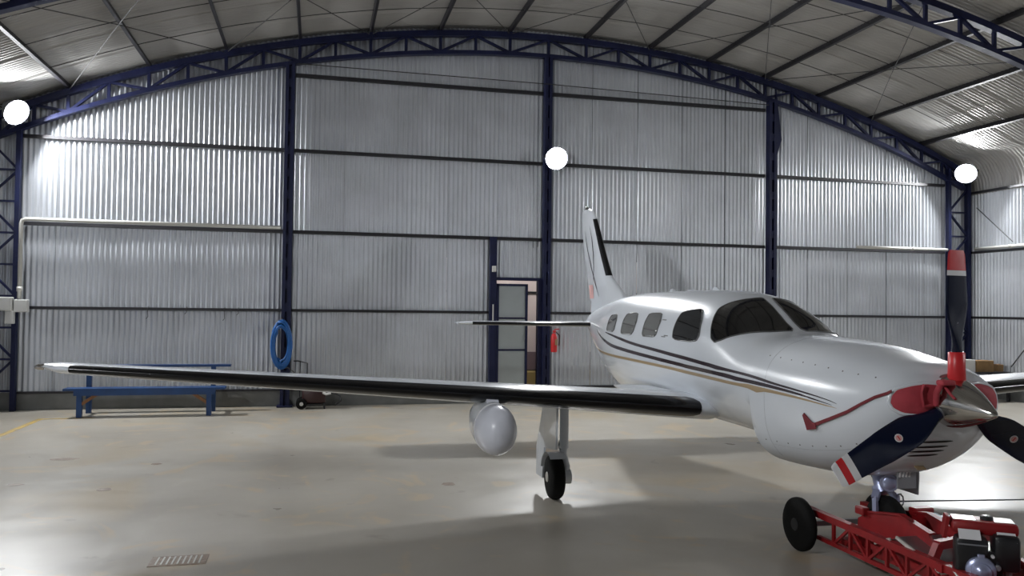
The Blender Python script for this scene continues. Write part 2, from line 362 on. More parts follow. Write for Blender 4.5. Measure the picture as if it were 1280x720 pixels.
# aft, ztop, zbot, halfwidth, zmid, n_up, n_lo
SEC=[(.38,1.46,1.10,.27,1.31,2,2),(.42,1.49,1.02,.36,1.30,2.1,2),(.48,1.525,.95,.42,1.29,2.2,2),(.58,1.56,.87,.47,1.27,2.3,2.1),(.75,1.59,.78,.51,1.24,2.4,2.2),
(1.0,1.63,.70,.55,1.22,2.4,2.3),(1.3,1.665,.65,.58,1.22,2.4,2.5),(1.7,1.69,.625,.605,1.24,2.4,2.8),(1.955,1.70,.62,.62,1.26,2.4,3.0),(2.0,1.70,.765,.623,1.27,2.4,2.2),
(2.2,1.715,.765,.635,1.30,2.4,2.1),(2.35,1.775,.765,.64,1.33,2.4,2.1),(2.5,1.865,.765,.645,1.36,2.35,2.1),(2.65,1.95,.765,.648,1.40,2.25,2.1),(2.8,2.02,.765,.65,1.42,2.15,2.1),(3.0,2.07,.765,.652,1.44,2.1,2.1),
(3.4,2.105,.765,.655,1.44,2.05,2.1),(4.2,2.12,.765,.655,1.44,2.05,2.1),(5.2,2.12,.765,.65,1.44,2.05,2.1),(5.8,2.115,.78,.60,1.45,2.05,2.1),(6.4,2.08,.86,.50,1.48,2,2),(7.0,2.02,1.02,.37,1.54,2,2),(7.65,1.93,1.30,.235,1.63,2,2),(8.1,1.85,1.48,.14,1.67,2,2),(8.45,1.76,1.60,.05,1.68,2,2)]
def pchip(xs,ys):
    n=len(xs);h=[xs[i+1]-xs[i] for i in range(n-1)];d=[(ys[i+1]-ys[i])/h[i] for i in range(n-1)];m=[0]*n
    m[0]=d[0];m[-1]=d[-1]
    for i in range(1,n-1):
        if d[i-1]*d[i]>0:
            w1=2*h[i]+h[i-1];w2=h[i]+2*h[i-1];m[i]=(w1+w2)/(w1/d[i-1]+w2/d[i])
    def f(x):
        x=min(max(x,xs[0]),xs[-1]);i=0
        while i<n-2 and x>xs[i+1]:i+=1
        t=(x-xs[i])/h[i]
        return (1+2*t)*(1-t)**2*ys[i]+t*(1-t)**2*h[i]*m[i]+t*t*(3-2*t)*ys[i+1]+t*t*(t-1)*h[i]*m[i+1]
    return f
_x=[s[0] for s in SEC];_f=[pchip(_x,[s[k] for s in SEC]) for k in range(1,7)]
def sec(a):return [f(a) for f in _f]
def surf(a,th):   # th: 0 = right side at mid height, pi/2 = top, pi = left
    zt,zb,hw,zm,nu,nl=sec(a);c,s=math.cos(th),math.sin(th);n=nu if s>=0 else nl
    r=hw*math.copysign(abs(c)**(2/n),c);z=zm+((zt-zm) if s>=0 else (zm-zb))*math.copysign(abs(s)**(2/n),s)
    return (a,r,z)
def inside(a,r,z):
    if a<_x[0] or a>_x[-1]:return False
    zt,zb,hw,zm,nu,nl=sec(a);n=nu if z>=zm else nl;h=(zt-zm) if z>=zm else (zm-zb)
    return (abs(r)/hw)**n+(abs(z-zm)/h)**n<1
def theta(a,r,z):
    zt,zb,hw,zm,nu,nl=sec(a);n=nu if z>=zm else nl;h=(zt-zm) if z>=zm else (zm-zb)
    u=math.copysign(min(1,abs(r)/hw)**(n/2),r);v=math.copysign(min(1,abs(z-zm)/h)**(n/2),z-zm)
    return math.atan2(v,u)
plane=empty('airplane',(4.1148,4.2536,0),'white single engine propeller airplane with black leading edge boots and maroon and gold stripes','airplane',rz=PI/2-.025447)
def P(b,name,m,parent=plane,smooth=False): return b.build(name,m,parent,smooth,O0)
# fuselage loft
st=[]
for i in range(len(SEC)-1):
    n=3 if SEC[i+1][0]-SEC[i][0]<.5 else 6
    st+=[SEC[i][0]+(SEC[i+1][0]-SEC[i][0])*k/n for k in range(n)]
st.append(SEC[-1][0]); NT=72; b=MB()
vs=[surf(a,2*PI*j/NT) for a in st for j in range(NT)]
b.add(vs,[(i*NT+j,i*NT+(j+1)%NT,(i+1)*NT+(j+1)%NT,(i+1)*NT+j) for i in range(len(st)-1) for j in range(NT)]+[tuple(range(NT)),tuple(range((len(st)-1)*NT,len(st)*NT))])
fus=P(b,'fuselage',M_WHITE,smooth=32)
def normal(a,th):
    e=1e-3; p=Vector(surf(a,th)); q=Vector(surf(a+e,th))-p; w=Vector(surf(a,th+e))-p
    n=w.cross(q); 
    if n.length<1e-12: return Vector((0,math.cos(th),math.sin(th)))
    n.normalize(); c=Vector((0,math.cos(th),math.sin(th)))
    return n if n.dot(c)>0 else -n
def clip(poly,ax,v,keep):
    out=[]; n=len(poly)
    for i in range(n):
        p,q=poly[i],poly[(i+1)%n]; pi=(p[ax]-v)*keep>=0; qi=(q[ax]-v)*keep>=0
        if pi: out.append(p)
        if pi!=qi:
            t=(v-p[ax])/(q[ax]-p[ax]); out.append((p[0]+(q[0]-p[0])*t,p[1]+(q[1]-p[1])*t))
    return out
def patch(poly,name,m,off=.004,da=.06,dt=.06,flip=False,parent=None,skirt=True):
    # polygon in (aft, angle) laid on the skin, with a thin edge going into it
    b=MB(); a0=min(p[0] for p in poly); a1=max(p[0] for p in poly); t0=min(p[1] for p in poly); t1=max(p[1] for p in poly)
    f=-1 if flip else 1
    for i in range(int((a1-a0)/da)+1):
        c=clip(clip(poly,0,a0+i*da,1),0,a0+(i+1)*da,-1) if True else poly
        if len(c)<3: continue
        for j in range(int((t1-t0)/dt)+1):
            e=clip(clip(c,1,t0+j*dt,1),1,t0+(j+1)*dt,-1)
            if len(e)<3: continue
            vs=[]
            for a,t in e:
                p=Vector(surf(a,t))+normal(a,t)*off; vs.append((p.x,p.y*f,p.z))
            b.add(vs,[tuple(range(len(vs)))])
    if skirt:
        n=len(poly); dens=[]
        for i in range(n):
            p,q=poly[i],poly[(i+1)%n]
            for k in range(3): dens.append((p[0]+(q[0]-p[0])*k/3,p[1]+(q[1]-p[1])*k/3))
        vs=[]
        for a,t in dens:
            nn=normal(a,t)
            for o in(off,-.004):
                p=Vector(surf(a,t))+nn*o; vs.append((p.x,p.y*f,p.z))
        k=len(dens); b.add(vs,[(2*i,2*i+1,2*((i+1)%k)+1,2*((i+1)%k)) for i in range(k)])
    return P(b,name,m,parent or plane,smooth=30)
def smoothpoly(poly,it=1):
    for _ in range(it):
        o=[]
        for i in range(len(poly)):
            p,q=poly[i],poly[(i+1)%len(poly)]
            o+=[(p[0]*.87+q[0]*.13,p[1]*.87+q[1]*.13),(p[0]*.13+q[0]*.87,p[1]*.13+q[1]*.87)]
        poly=o
    return poly
def rimtube(poly,r,name,m,off=.004,flip=False,parent=None):
    f=-1 if flip else 1; pts=[]
    for i in range(len(poly)):
        p,q=poly[i],poly[(i+1)%len(poly)]
        for k in range(3):
            a=p[0]+(q[0]-p[0])*k/3; t=p[1]+(q[1]-p[1])*k/3; v=Vector(surf(a,t))+normal(a,t)*off; pts.append((v.x,v.y*f,v.z))
    b=MB(); b.tube(pts,r,5,closed=True); return P(b,name,m,parent or plane,smooth=True)
W_PANE=[(2.71,.364),(2.785,.495),(2.871,.705),(2.917,.865),(2.89,1.017),(2.845,1.184),(2.81,1.345),(2.80,1.515),(2.636,1.528),(2.226,1.535),(2.258,1.245),(2.339,.964),(2.425,.708),(2.537,.467),(2.63,.34)]
W_CP=[(3.549,.253),(3.581,.366),(3.598,.545),(3.595,.683),(3.47,.74),(3.205,.796),(3.042,.59),(2.95,.34),(2.98,.245),(3.13,.221),(3.456,.222)]
W1=[(4.415,.267),(4.448,.481),(4.449,.624),(4.378,.65),(4.103,.656),(4.01,.495),(4.0,.274),(4.05,.232),(4.371,.222)]
W2=[(5.131,.26),(5.185,.49),(5.173,.628),(4.836,.651),(4.723,.472),(4.712,.294),(4.77,.227),(5.103,.232)]
W3=[(5.83,.27),(5.87,.45),(5.85,.58),(5.6,.61),(5.481,.48),(5.429,.289),(5.50,.24),(5.8,.24)]
for flip in(False,True):
    for nm,w,mm in(('windshield_pane',W_PANE,M_GLASS),('cockpit_side_window',W_CP,M_GLASS),('cabin_window',W1,M_GLASS2),('cabin_window',W2,M_GLASS2),('cabin_window',W3,M_GLASS2)):
        w=smoothpoly(w); o=patch(w,nm,mm,.005,flip=flip); rimtube(w,.006,'window_gasket',M_GASK,flip=flip,parent=o)
ST1=[(5.879,.213),(5.292,.164),(4.776,.091),(4.257,.054),(3.729,.015),(3.319,-.011),(2.952,-.034),(2.54,.015),(2.111,.133),(1.844,.154),(1.613,.138),(1.277,.123),(.998,.078),(.873,.027)]
ST2=[(6.66,.196),(5.921,.041),(5.261,-.013),(4.556,-.059),(3.954,-.086),(3.327,-.121),(3.14,-.126),(2.525,-.055),(2.186,.022),(1.852,.078),(1.55,.088),(1.274,.075),(1.088,.045),(.92,.010)]
GO=[(7.655,-.27),(7.163,-.33),(6.5,-.26),(5.791,-.18),(5.042,-.172),(4.375,-.182),(3.606,-.194),(3.159,-.212),(2.536,-.146),(2.265,-.073),(1.858,.014),(1.55,.03),(1.272,.030),(1.052,.010),(.873,-.015)]
def ribbon_poly(l,w):
    n=len(l); up=[];dn=[]
    for i,(a,t) in enumerate(l):
        k=i/(n-1); ww=w*min(1,k*8+.3)*min(1,(1-k)*3.2+.04); up.append((a,t+ww/2)); dn.append((a,t-ww/2))
    return up+dn[::-1]
def zl_(p,q,u):        # in between two skin points, straight in height
    a=p[0]*(1-u)+q[0]*u; z=surf(*p)[2]*(1-u)+surf(*q)[2]*u; zt,zb,hw,zm,nu,nl=sec(a)
    v=(z-zm)/((zt-zm) if z>=zm else (zm-zb)); e=(nu if z>=zm else nl)/2
    return (a,math.asin(math.copysign(min(1,abs(v))**e,v)))
def smline(l):         # Catmull-Rom through the stripe points, in aft and height
    P_=[(a,surf(a,t)[2]) for a,t in l]; P_=[P_[0]]+P_+[P_[-1]]; o=[]
    for i in range(1,len(P_)-2):
        for k in range(3):
            u=k/3; r_=[.5*(2*P_[i][c]+(P_[i+1][c]-P_[i-1][c])*u+(2*P_[i-1][c]-5*P_[i][c]+4*P_[i+1][c]-P_[i+2][c])*u*u+(3*P_[i][c]-P_[i-1][c]-3*P_[i+1][c]+P_[i+2][c])*u**3) for c in(0,1)]; o.append(r_)
    o.append(P_[-2]); o=[list(p) for p in o]
    for _ in range(3): o=[o[0]]+[[o[i][0],(o[i-1][1]+2*o[i][1]+o[i+1][1])/4] for i in range(1,len(o)-1)]+[o[-1]]
    res=[]
    for a,z in o:
        zt,zb,hw,zm,nu,nl=sec(a); v=(z-zm)/((zt-zm) if z>=zm else (zm-zb)); e=(nu if z>=zm else nl)/2
        res.append((a,math.asin(math.copysign(min(1,abs(v))**e,v))))
    return res
ST1,ST2,GO=smline(ST1),smline(ST2),smline(GO)
for flip in(False,True):
    for l,w,mm,lb in((ST1,.046,M_MAROON,'upper maroon stripe'),(ST2,.052,M_MAROON,'lower maroon stripe'),(GO,.045,M_GOLD,'gold stripe')):
        up=ribbon_poly(l,w); n=len(l)
        b=MB(); vs=[]; f=-1 if flip else 1
        rows=[]
        for i in range(n-1):
            for k in range(5):
                u=k/5; rows.append([zl_(up[i],up[i+1],u),zl_(up[-1-i],up[-2-i],u)])
        rows.append([up[n-1],up[n]])
        for p,q in rows:
            for o in(-.003,.003):
                for e,(a,t) in enumerate((p,q) if o>0 else (p,q)):
                    v=Vector(surf(a,t))+normal(a,t)*o; vs.append((v.x,v.y*f,v.z))
        k=len(rows); fs=[]
        for i in range(k-1):
            A=i*4; B=A+4; fs+=[(A+2,A+3,B+3,B+2),(A,A+2,B+2,B),(A+1,A+3,B+3,B+1)]
        b.add(vs,fs); o=P(b,'stripe',mm,smooth=30); o['label']=lb
# small placards by the cabin windows
for a,t in((3.93,.53),(3.80,.25),(3.74,.27)):
    patch([(a-.05,t-.008),(a+.05,t-.008),(a+.05,t+.008),(a-.05,t+.008)],'placard',M_GASK,.003)
# cowl seam rivets and fasteners
b=MB()
for i in range(26):
    a=.62+i*.05
    for t in(.62,-.55):
        p=Vector(surf(a,t)); n_=normal(a,t)
        if i%3==0:
            b.lathe(p-n_*.002,n_,[(0,.006),(.0035,.006),(.004,.003)],8)
tag(P(b,'cowl_fasteners',M_GASK),kind='stuff')
def seam(pts,name='cowl_seam'):
    b=MB(); b.tube([Vector(surf(a,t)) for a,t in pts],.0011,4); P(b,name,M_GREY)
seam([(1.75,-.9+.05*i) for i in range(76)])
seam([(.70+.035*i,-.62) for i in range(31)])
# roof antennas
b=MB(); b.lathe((5.05,0,2.11),(0,0,1),[(0,.035),(.03,.035),(.045,.01)],12); b.tube([(5.05,0,2.14),(5.2,0,2.36)],.003,5); P(b,'antenna',M_WHITE)
b=MB(); b.prism([(3.75,-.006,2.10),(3.98,-.006,2.10),(3.93,-.006,2.145),(3.84,-.006,2.145)],(0,.012,0)); P(b,'antenna',M_WHITE)
b=MB(); b.lathe((4.5,0,2.115),(0,0,1),[(0,.05),(.015,.045),(.02,.01)],14); P(b,'antenna',M_WHITE)
# air inlets with red plugs
def front(r,z):
    lo,hi=.38,1.2
    if inside(.381,r,z): return .378
    for _ in range(40):
        m_=(lo+hi)/2
        if inside(m_,r,z): hi=m_
        else: lo=m_
    return hi
INL=[(.415,1.30),(.405,1.35),(.37,1.393),(.29,1.42),(.20,1.435),(.12,1.43),(.085,1.39),(.085,1.30),(.13,1.26),(.20,1.235),(.28,1.228),(.36,1.235),(.40,1.262)]
def facepoly(poly,s,off,name,m,depth=.02,parent=plane):
    cx=sum(p[0] for p in poly)/len(poly); cz=sum(p[1] for p in poly)/len(poly); b=MB(); rings=[]; K=[1,.94,.7,.4]
    vs=[]; n=len(poly)
    for k,o in zip([1]+K,[-depth,off*.4,off,off*1.2,off*1.3]):
        for r,z in poly:
            R_=cx+(r-cx)*k; Z_=cz+(z-cz)*k; vs.append((front(R_,Z_)-o,R_*s,Z_))
    nr=5; fs=[(i*n+j,i*n+(j+1)%n,(i+1)*n+(j+1)%n,(i+1)*n+j) for i in range(nr-1) for j in range(n)]+[tuple(range((nr-1)*n,nr*n))]
    b.add(vs,fs); return P(b,name,m,parent,smooth=50)
inl=smoothpoly(INL)
for s in(1,-1):
    b=MB(); b.tube([(front(r,z)-.004,r*s,z) for r,z in inl],.013,8,closed=True); P(b,'inlet_lip',M_WHITE,smooth=True)
    o=facepoly(inl,s,.014,'inlet_plug',M_REDC); o['label']='red cloth inlet plug'
sl=[((.20,1.038),(-.02,1.048)),((.215,.998),(-.0,1.012)),((.22,.962),(.01,.978)),((.215,.928),(.03,.945))]
for (r0_,z0_),(r1_,z1_) in sl:
    b=MB(); top_=[];bo=[]
    for k in range(9):
        u=k/8; r_=r0_+(r1_-r0_)*u; z_=z0_+(z1_-z0_)*u; h=.007*min(1,4*u+.3,4*(1-u)+.3)
        top_.append((front(r_,z_+h)-.003,r_,z_+h)); bo.append((front(r_,z_-h)-.003,r_,z_-h))
    vs=top_+bo; b.add(vs,[(i,i+1,10+i,9+i) for i in range(8)]); P(b,'cowl_louvre',M_BLK)
# chin: small gold placard
b=MB(); b.box((.62,.06,.835),(.05,.07,.006),Matrix.Rotation(-.5,3,'Y')); P(b,'cowl_placard',M_GOLD)
# red strap from the plug to the prop and the streamer
b=MB(); b.tube([(.33,.17,1.30),(.30,.19,1.38),(.31,.15,1.43),(.33,.11,1.45)],.02,8); b.tube([(.33,.17,1.30),(.345,.25,1.29),(.35,.26,1.38),(.35,.24,1.43)],.010,6)
b.rbox((.30,.12,1.445),(.07,.10,.035),.012); b.tube([(.31,.12,1.42),(.24,.14,1.38),(.22,.12,1.35)],.009,6); P(b,'plug_strap',M_REDC,smooth=50)
RIB=[(.44,.41,1.38),(.476,.414,1.362),(.548,.458,1.328),(.645,.492,1.272),(.77,.517,1.202),(.924,.540,1.137),(1.057,.552,1.085),(1.12,.556,1.062)]
b=MB(); vs=[]
for i,p in enumerate(RIB):
    w=.009+.005*(i/7); n_=.006
    for dz in(-w,w): vs+= [(p[0],p[1]+.004,p[2]+dz),(p[0],p[1]+.010,p[2]+dz)]
fs=[]
for i in range(len(RIB)-1):
    A=i*4;B=A+4; fs+=[(A,A+2,B+2,B),(A+1,A+3,B+3,B+1),(A,A+1,B+1,B),(A+2,A+3,B+3,B+2)]
b.add(vs,fs); b.prism([(1.215,.575,1.14),(1.235,.575,1.12),(1.19,.565,1.015),(1.08,.56,1.04),(1.085,.56,1.078),(1.13,.565,1.085)],(0,.006,0))
P(b,'streamer',M_REDR)
# spinner
SA=Vector((-1,0,-.12)).normalized(); SO=Vector((.40,0,1.315))
prof=[(-.04,.165),(0,.170),(.05,.166),(.10,.153),(.16,.132),(.22,.107),(.28,.078),(.33,.052),(.37,.030),(.395,.013),(.402,.003)]
b=MB(); b.lathe(SO,SA,prof,40); sp=P(b,'spinner',M_CHROME,smooth=50)
b=MB(); a_=SA.cross(Vector((0,0,1))).normalized(); b_=a_.cross(SA)
vs=[];
pr2=[(.0,.171),(.06,.165),(.12,.149),(.19,.121),(.26,.089),(.33,.053)]
for i,(t,r) in enumerate(pr2):
    for an in(-1.30,-1.18,-1.06,-.94):
        sgn=an if i<5 else an
        vs.append(SO+SA*t+a_*(-1)*math.sin(an+.95)*(r+.0015)*1.0+b_*(-1)*math.cos(an+.95)*(r+.0015))
b.add(vs,[(i*4+j,i*4+j+1,(i+1)*4+j+1,(i+1)*4+j) for i in range(5) for j in range(3)]); P(b,'spinner_reflection',M_REDR,sp,smooth=True)  # dark red reflection on the chrome, painted as a thin patch
b=MB(); b.lathe(SO-SA*.05,SA,[(0,.150),(.015,.178),(.03,.178),(.035,.172)],36); P(b,'spinner_backplate',M_STEEL,smooth=40)
# propeller
def blade(ang,tipcols,cover,lbl):
    hub=Vector((.345,0,1.318)); rad=Vector((0,math.sin(ang),math.cos(ang))); tan=Vector((0,math.cos(ang),-math.sin(ang))); ax=Vector((-1,0,0))
    k0,k1=(.30,.55) if cover else (.12,.42)
    def ringat(r,extra=0):
        k=max(0,min(1,(r-k0)/(k1-k0))); c=.080+(.212-.080)*k*k*(3-2*k)
        if r>.62: c=.212-(r-.62)*.15
        if r>.965: c=c*(1-.12*((r-.965)/.03)**2)
        th=.072*(1-k)+.030*k if r<k1 else .030-.020*(r-k1)/(1-k1)
        beta=R(58-46*max(0,min(1,(r-.1)/.55))) if r<.65 else R(12)
        cd_=(tan*math.cos(beta)+ax*math.sin(beta)); nd=(ax*math.cos(beta)-tan*math.sin(beta))
        pts=[]
        for j in range(20):
            t=2*PI*j/20; x=math.cos(t)*.5; y=math.sin(t)*.5*(1-.35*math.cos(t+PI)*k*-1)
            pts.append(hub+rad*r+cd_*(x*(c+extra)+.0*c)+nd*(y*(th+extra)))
        return pts
    def seg(r0,r1,extra=0,n=8):
        b=MB(); vs=[]
        for i in range(n+1): vs+=ringat(r0+(r1-r0)*i/n,extra)
        b.add(vs,[(i*20+j,i*20+(j+1)%20,(i+1)*20+(j+1)%20,(i+1)*20+j) for i in range(n) for j in range(20)]+[tuple(range(20)),tuple(range(n*20,(n+1)*20))]); return b
    o=P(seg(.10,.99,0,44),'propeller_blade',M_NAVYP,smooth=60); o['label']=lbl
    for r0,r1,mm,nm in tipcols: P(seg(r0,r1,.004,6),nm,mm,o,smooth=60)
    if cover:
        q=MB(); q.lathe(hub+rad*.135,rad,[(0,.052),(.01,.056),(.09,.053),(.185,.052),(.19,.046)],22); P(q,'root_cover',M_TIPR,o,smooth=50)
        q=MB(); vs=[]
        for i in range(12):
            pts=ringat(.42+.40*i/11,.003); vs+=[pts[10],pts[11],pts[12]]
        q.add(vs,[(3*i+j,3*i+j+1,3*i+j+4,3*i+j+3) for i in range(11) for j in range(2)]); q=P(q,'blade_edge_strip',M_GREY,o,smooth=True)
    # round emblem decal on the face
    r=.50; beta=R(58-46*(r-.1)/.55); nd=(ax*math.cos(beta)-tan*math.sin(beta)); cdv=(tan*math.cos(beta)+ax*math.sin(beta)); c=hub+rad*r+nd*.014
    q=MB(); q.lathe(c,nd,[(0,.027),(.002,.027)],20); d=P(q,'round_decal',M_TIPW,o)
    q=MB(); q.lathe(c+nd*.0012,nd,[(0,.021),(.0016,.021)],20); P(q,'decal_ring',M_PINK,o)
    q=MB(); q.box(c+nd*.003,(.002,.028,.007),Matrix((nd,cdv,rad)).transposed()); P(q,'decal_bar',M_TIPR,o)
    b2=MB(); b2.lathe(hub+rad*.10,rad,[(0,.052),(.05,.052),(.06,.047)],20); P(b2,'blade_collar',M_STEEL,o,smooth=40)
blade(R(0),[(.865,.999,M_TIPR,'red_tip_band'),(.83,.864,M_TIPW,'white_tip_band')],True,'upright blade with red tip and red root cover')
TB=[(.955,.998,M_TIPW,'white_tip_band'),(.905,.954,M_TIPR,'red_tip_band'),(.855,.904,M_TIPW,'white_tip_band')]
blade(R(118),TB,False,'blade pointing down to the left of the photo')
blade(R(240),TB,False,'blade pointing down to the right of the photo')
# wings
def af(x,t): return 5*t*(.2969*math.sqrt(x)-.126*x-.3516*x*x+.2843*x**3-.1036*x**4)
XS=[1,.9,.75,.6,.45,.32,.22,.14,.08,.04,.015,.004,0]
def section(le,te,z,t,y,off=0,xs=XS,inc=.0):
    c=te-le; up=[(le+c*x,z+c*(af(x,t)*.95-inc*x)+off) for x in xs]; lo=[(le+c*x,z-c*(af(x,t)*.9+inc*x)-off) for x in xs[::-1][1:]]
    return up+lo
def wing(s):
    stn=[]
    for y in(.40,.62,1.5,2.6,3.8,5.0,6.1,6.35,6.48,6.55):
        k=(y-.6)/5.95; le=2.93+.37*k; te=4.85-.68*k; t=.150-.03*k; z=.925+.0645*y
        if y>6.3: q=((y-6.3)/.26)**2; le+=.28*q; te-=.12*q; t*=(1-.55*q); 
        stn.append((y,section(le,te,z,t,y,inc=.05)))
    b=MB(); n=len(stn[0][1]); vs=[(x,y*s,z) for y,l in stn for x,z in l]
    b.add(vs,[(i*n+j,i*n+(j+1)%n,(i+1)*n+(j+1)%n,(i+1)*n+j) for i in range(len(stn)-1) for j in range(n)]+[tuple(range(n)),tuple(range((len(stn)-1)*n,len(stn)*n))])
    w=P(b,'wing',M_WHITE,smooth=50)
    # boot
    xs=[.075,.05,.03,.014,.004,0]; vs=[]; ys=[.60,.64,.70]+[.70+5.5*i/12 for i in range(1,13)]+[6.24]
    for i,y in enumerate(ys):
        k=(y-.6)/5.95; le=2.93+.37*k-.005; te=4.85-.68*k; t=.150-.03*k; z=.925+.0645*y; sh={0:.35,1:.75,len(ys)-1:.6}.get(i,1)
        l=section(le,te,z,t,y,off=.003,xs=[x*sh for x in xs],inc=.05); m_=len(l); vs+=[(x,y*s,zz) for x,zz in l]
    b=MB(); b.add(vs,[(i*m_+j,i*m_+j+1,(i+1)*m_+j+1,(i+1)*m_+j) for i in range(len(ys)-1) for j in range(m_-1)]); o=P(b,'deice_boot',M_BOOT,w,smooth=60); o['label']='black rubber leading edge boot'
    # trailing edge controls as shallow slabs lying in the upper skin
    for nm,y0,y1 in(('flap',.75,3.7),('aileron',3.8,6.1)):
        b=MB(); vs=[]
        for y in(y0,y1):
            k=(y-.6)/5.95; le=2.93+.37*k; te=4.85-.68*k; t=.150-.03*k; z=.925+.0645*y; c=te-le
            for x in(.78,1.004):
                zu=z+c*(af(min(x,1),t)*.95-.05*x); zl=z-c*(af(min(x,1),t)*.9+.05*x); vs+=[(le+c*x,y*s,zu+.003),(le+c*x,y*s,zl-.003)]
        b.add(vs,[(0,2,6,4),(1,5,7,3),(0,4,5,1),(2,3,7,6),(0,1,3,2),(4,6,7,5)]); P(b,nm,M_WHITE,w)
    b=MB(); b.lathe((3.46,6.49*s,1.340),(-.55,s*.8,0),[(0,.028),(.04,.026),(.07,.012)],14); o=P(b,'navigation_light',M_CHROME,w,smooth=True)
    # root fairing
    b=MB(); vs=[]; K=[(2.98,.005),(3.12,.07),(3.6,.12),(4.4,.11),(5.0,.06),(5.5,.01)]
    for a,h in K:
        for j in range(7):
            t=PI*j/6; zc=.94; vs.append((a,(.58+.12*math.sin(t)*min(1,h/.1))*s,zc+h*math.cos(t)))
    b.add(vs,[(i*7+j,i*7+j+1,(i+1)*7+j+1,(i+1)*7+j) for i in range(5) for j in range(6)]); P(b,'wing_root_fairing',M_WHITE,smooth=True)
    # stabiliser
    stn=[]
    for y in(.02,.5,1.2,1.9,2.08,2.17,2.21):
        k=y/2.2; le=7.55+.28*k; te=8.52-.06*k; t=.10; z=1.66
        if y>1.95: q=((y-1.95)/.26)**2; le+=.10*q; te-=.05*q; t*=(1-.3*q)
        stn.append((y,section(le,te,z,t,y)))
    b=MB(); vs=[(x,y*s,z) for y,l in stn for x,z in l]
    b.add(vs,[(i*n+j,i*n+(j+1)%n,(i+1)*n+(j+1)%n,(i+1)*n+j) for i in range(len(stn)-1) for j in range(n)]+[tuple(range(n)),tuple(range((len(stn)-1)*n,len(stn)*n))])
    h=P(b,'horizontal_stabiliser',M_WHITE,smooth=50); vs=[]; ys=[.12,.5,1,1.5,1.9,2.02]
    for i,y in enumerate(ys):
        k=y/2.2; l=section(7.55+.28*k-.004,8.52-.06*k,1.66,.10,y,off=.003,xs=xs); m_=len(l); vs+=[(x,y*s,zz) for x,zz in l]
    b=MB(); b.add(vs,[(i*m_+j,i*m_+j+1,(i+1)*m_+j+1,(i+1)*m_+j) for i in range(len(ys)-1) for j in range(m_-1)]); P(b,'deice_boot',M_BOOT,h,smooth=60)
    return w
wr=wing(1); wl_=wing(-1)
# fin
FZ=[(1.80,6.55,8.33),(2.0,6.72,8.38),(2.12,6.80,8.42),(2.25,7.06,8.47),(2.38,7.34,8.52),(2.6,7.54,8.62),(2.9,7.78,8.78),(3.2,8.01,8.86),(3.36,8.14,8.88),(3.46,8.26,8.88),(3.51,8.40,8.86),(3.53,8.55,8.84)]
def finsec(le,te,t,xs=XS,off=0):
    c=te-le; return [(le+c*x,c*af(x,t)+off) for x in xs]+[(le+c*x,-c*af(x,t)-off) for x in xs[::-1][1:]]
b=MB(); vs=[]; n=len(XS)*2-1
for z,le,te in FZ:
    t=.105 if z>2.3 else .09
    if z>3.4: t*=.7
    if z>3.52:t*=.4
    vs+=[(x,y,z) for x,y in finsec(le,te,t)]
b.add(vs,[(i*n+j,i*n+(j+1)%n,(i+1)*n+(j+1)%n,(i+1)*n+j) for i in range(len(FZ)-1) for j in range(n)]+[tuple(range(n)),tuple(range((len(FZ)-1)*n,len(FZ)*n))])
fin=P(b,'vertical_fin',M_WHITE,smooth=50)
def lerpF(z):
    for p,q in zip(FZ,FZ[1:]):
        if p[0]<=z<=q[0]:
            k=(z-p[0])/(q[0]-p[0]); return p[1]+(q[1]-p[1])*k,p[2]+(q[2]-p[2])*k
xs=[.10,.07,.04,.02,.006,0]; vs=[]; zz_=[2.40+.93*i/6 for i in range(7)]
for z in zz_:
    le,te=lerpF(z); l=finsec(le-.004,te,.105,xs,.003); m_=len(l); vs+=[(x,y,z) for x,y in l]
b=MB(); b.add(vs,[(i*m_+j,i*m_+j+1,(i+1)*m_+j+1,(i+1)*m_+j) for i in range(6) for j in range(m_-1)]); P(b,'deice_boot',M_BOOT,fin,smooth=60)
def finpt(a,z,o=.003):
    le,te=lerpF(z); c=te-le; x=max(0,min(1,(a-le)/c)); return (a,c*af(x,.105)+o,z)
def finstrip(pts,w,name,m,par=fin):
    for s in(1,-1):
        vs=[]
        for a,z,k in pts:
            for d in(-w*k,w*k):
                p=finpt(a+d,z); vs.append((p[0],p[1]*s,p[2]))
        b=MB(); b.add(vs,[(2*i,2*i+1,2*i+3,2*i+2) for i in range(len(pts)-1)]); P(b,name,m,par)
finstrip([(8.66,3.18,.2),(8.45,2.85,.7),(8.22,2.55,1),(8.0,2.32,.9),(7.75,2.08,.3)],.026,'fin_stripe',M_MAROON)
finstrip([(8.33,3.24,.2),(8.17,3.0,.8),(8.08,2.75,1),(8.07,2.5,.9),(8.11,2.32,.3)],.020,'fin_stripe',M_MAROON)
finstrip([(8.62,3.25,1),(8.50,2.9,1),(8.34,2.5,1),(8.22,2.1,1)],.005,'rudder_hinge_line',M_GASK)
vs=[finpt(8.10,2.06),finpt(8.40,2.06),finpt(8.46,2.28),finpt(8.14,2.28)]
b=MB(); b.add(vs,[(0,1,2,3)]); o=P(b,'fin_decal',M_PINK,fin); o['label']='small faded pink flag decal'
b=MB(); b.add([finpt(8.30,1.98),finpt(8.35,1.98),finpt(8.36,2.03),finpt(8.31,2.03)],[(0,1,2,3)]); P(b,'fin_decal',M_GASK,fin)
b=MB(); b.lathe((8.62,0,3.53),(0,0,1),[(0,.035),(.03,.03),(.05,.01)],12); P(b,'beacon',M_GLASS2,fin,smooth=True)
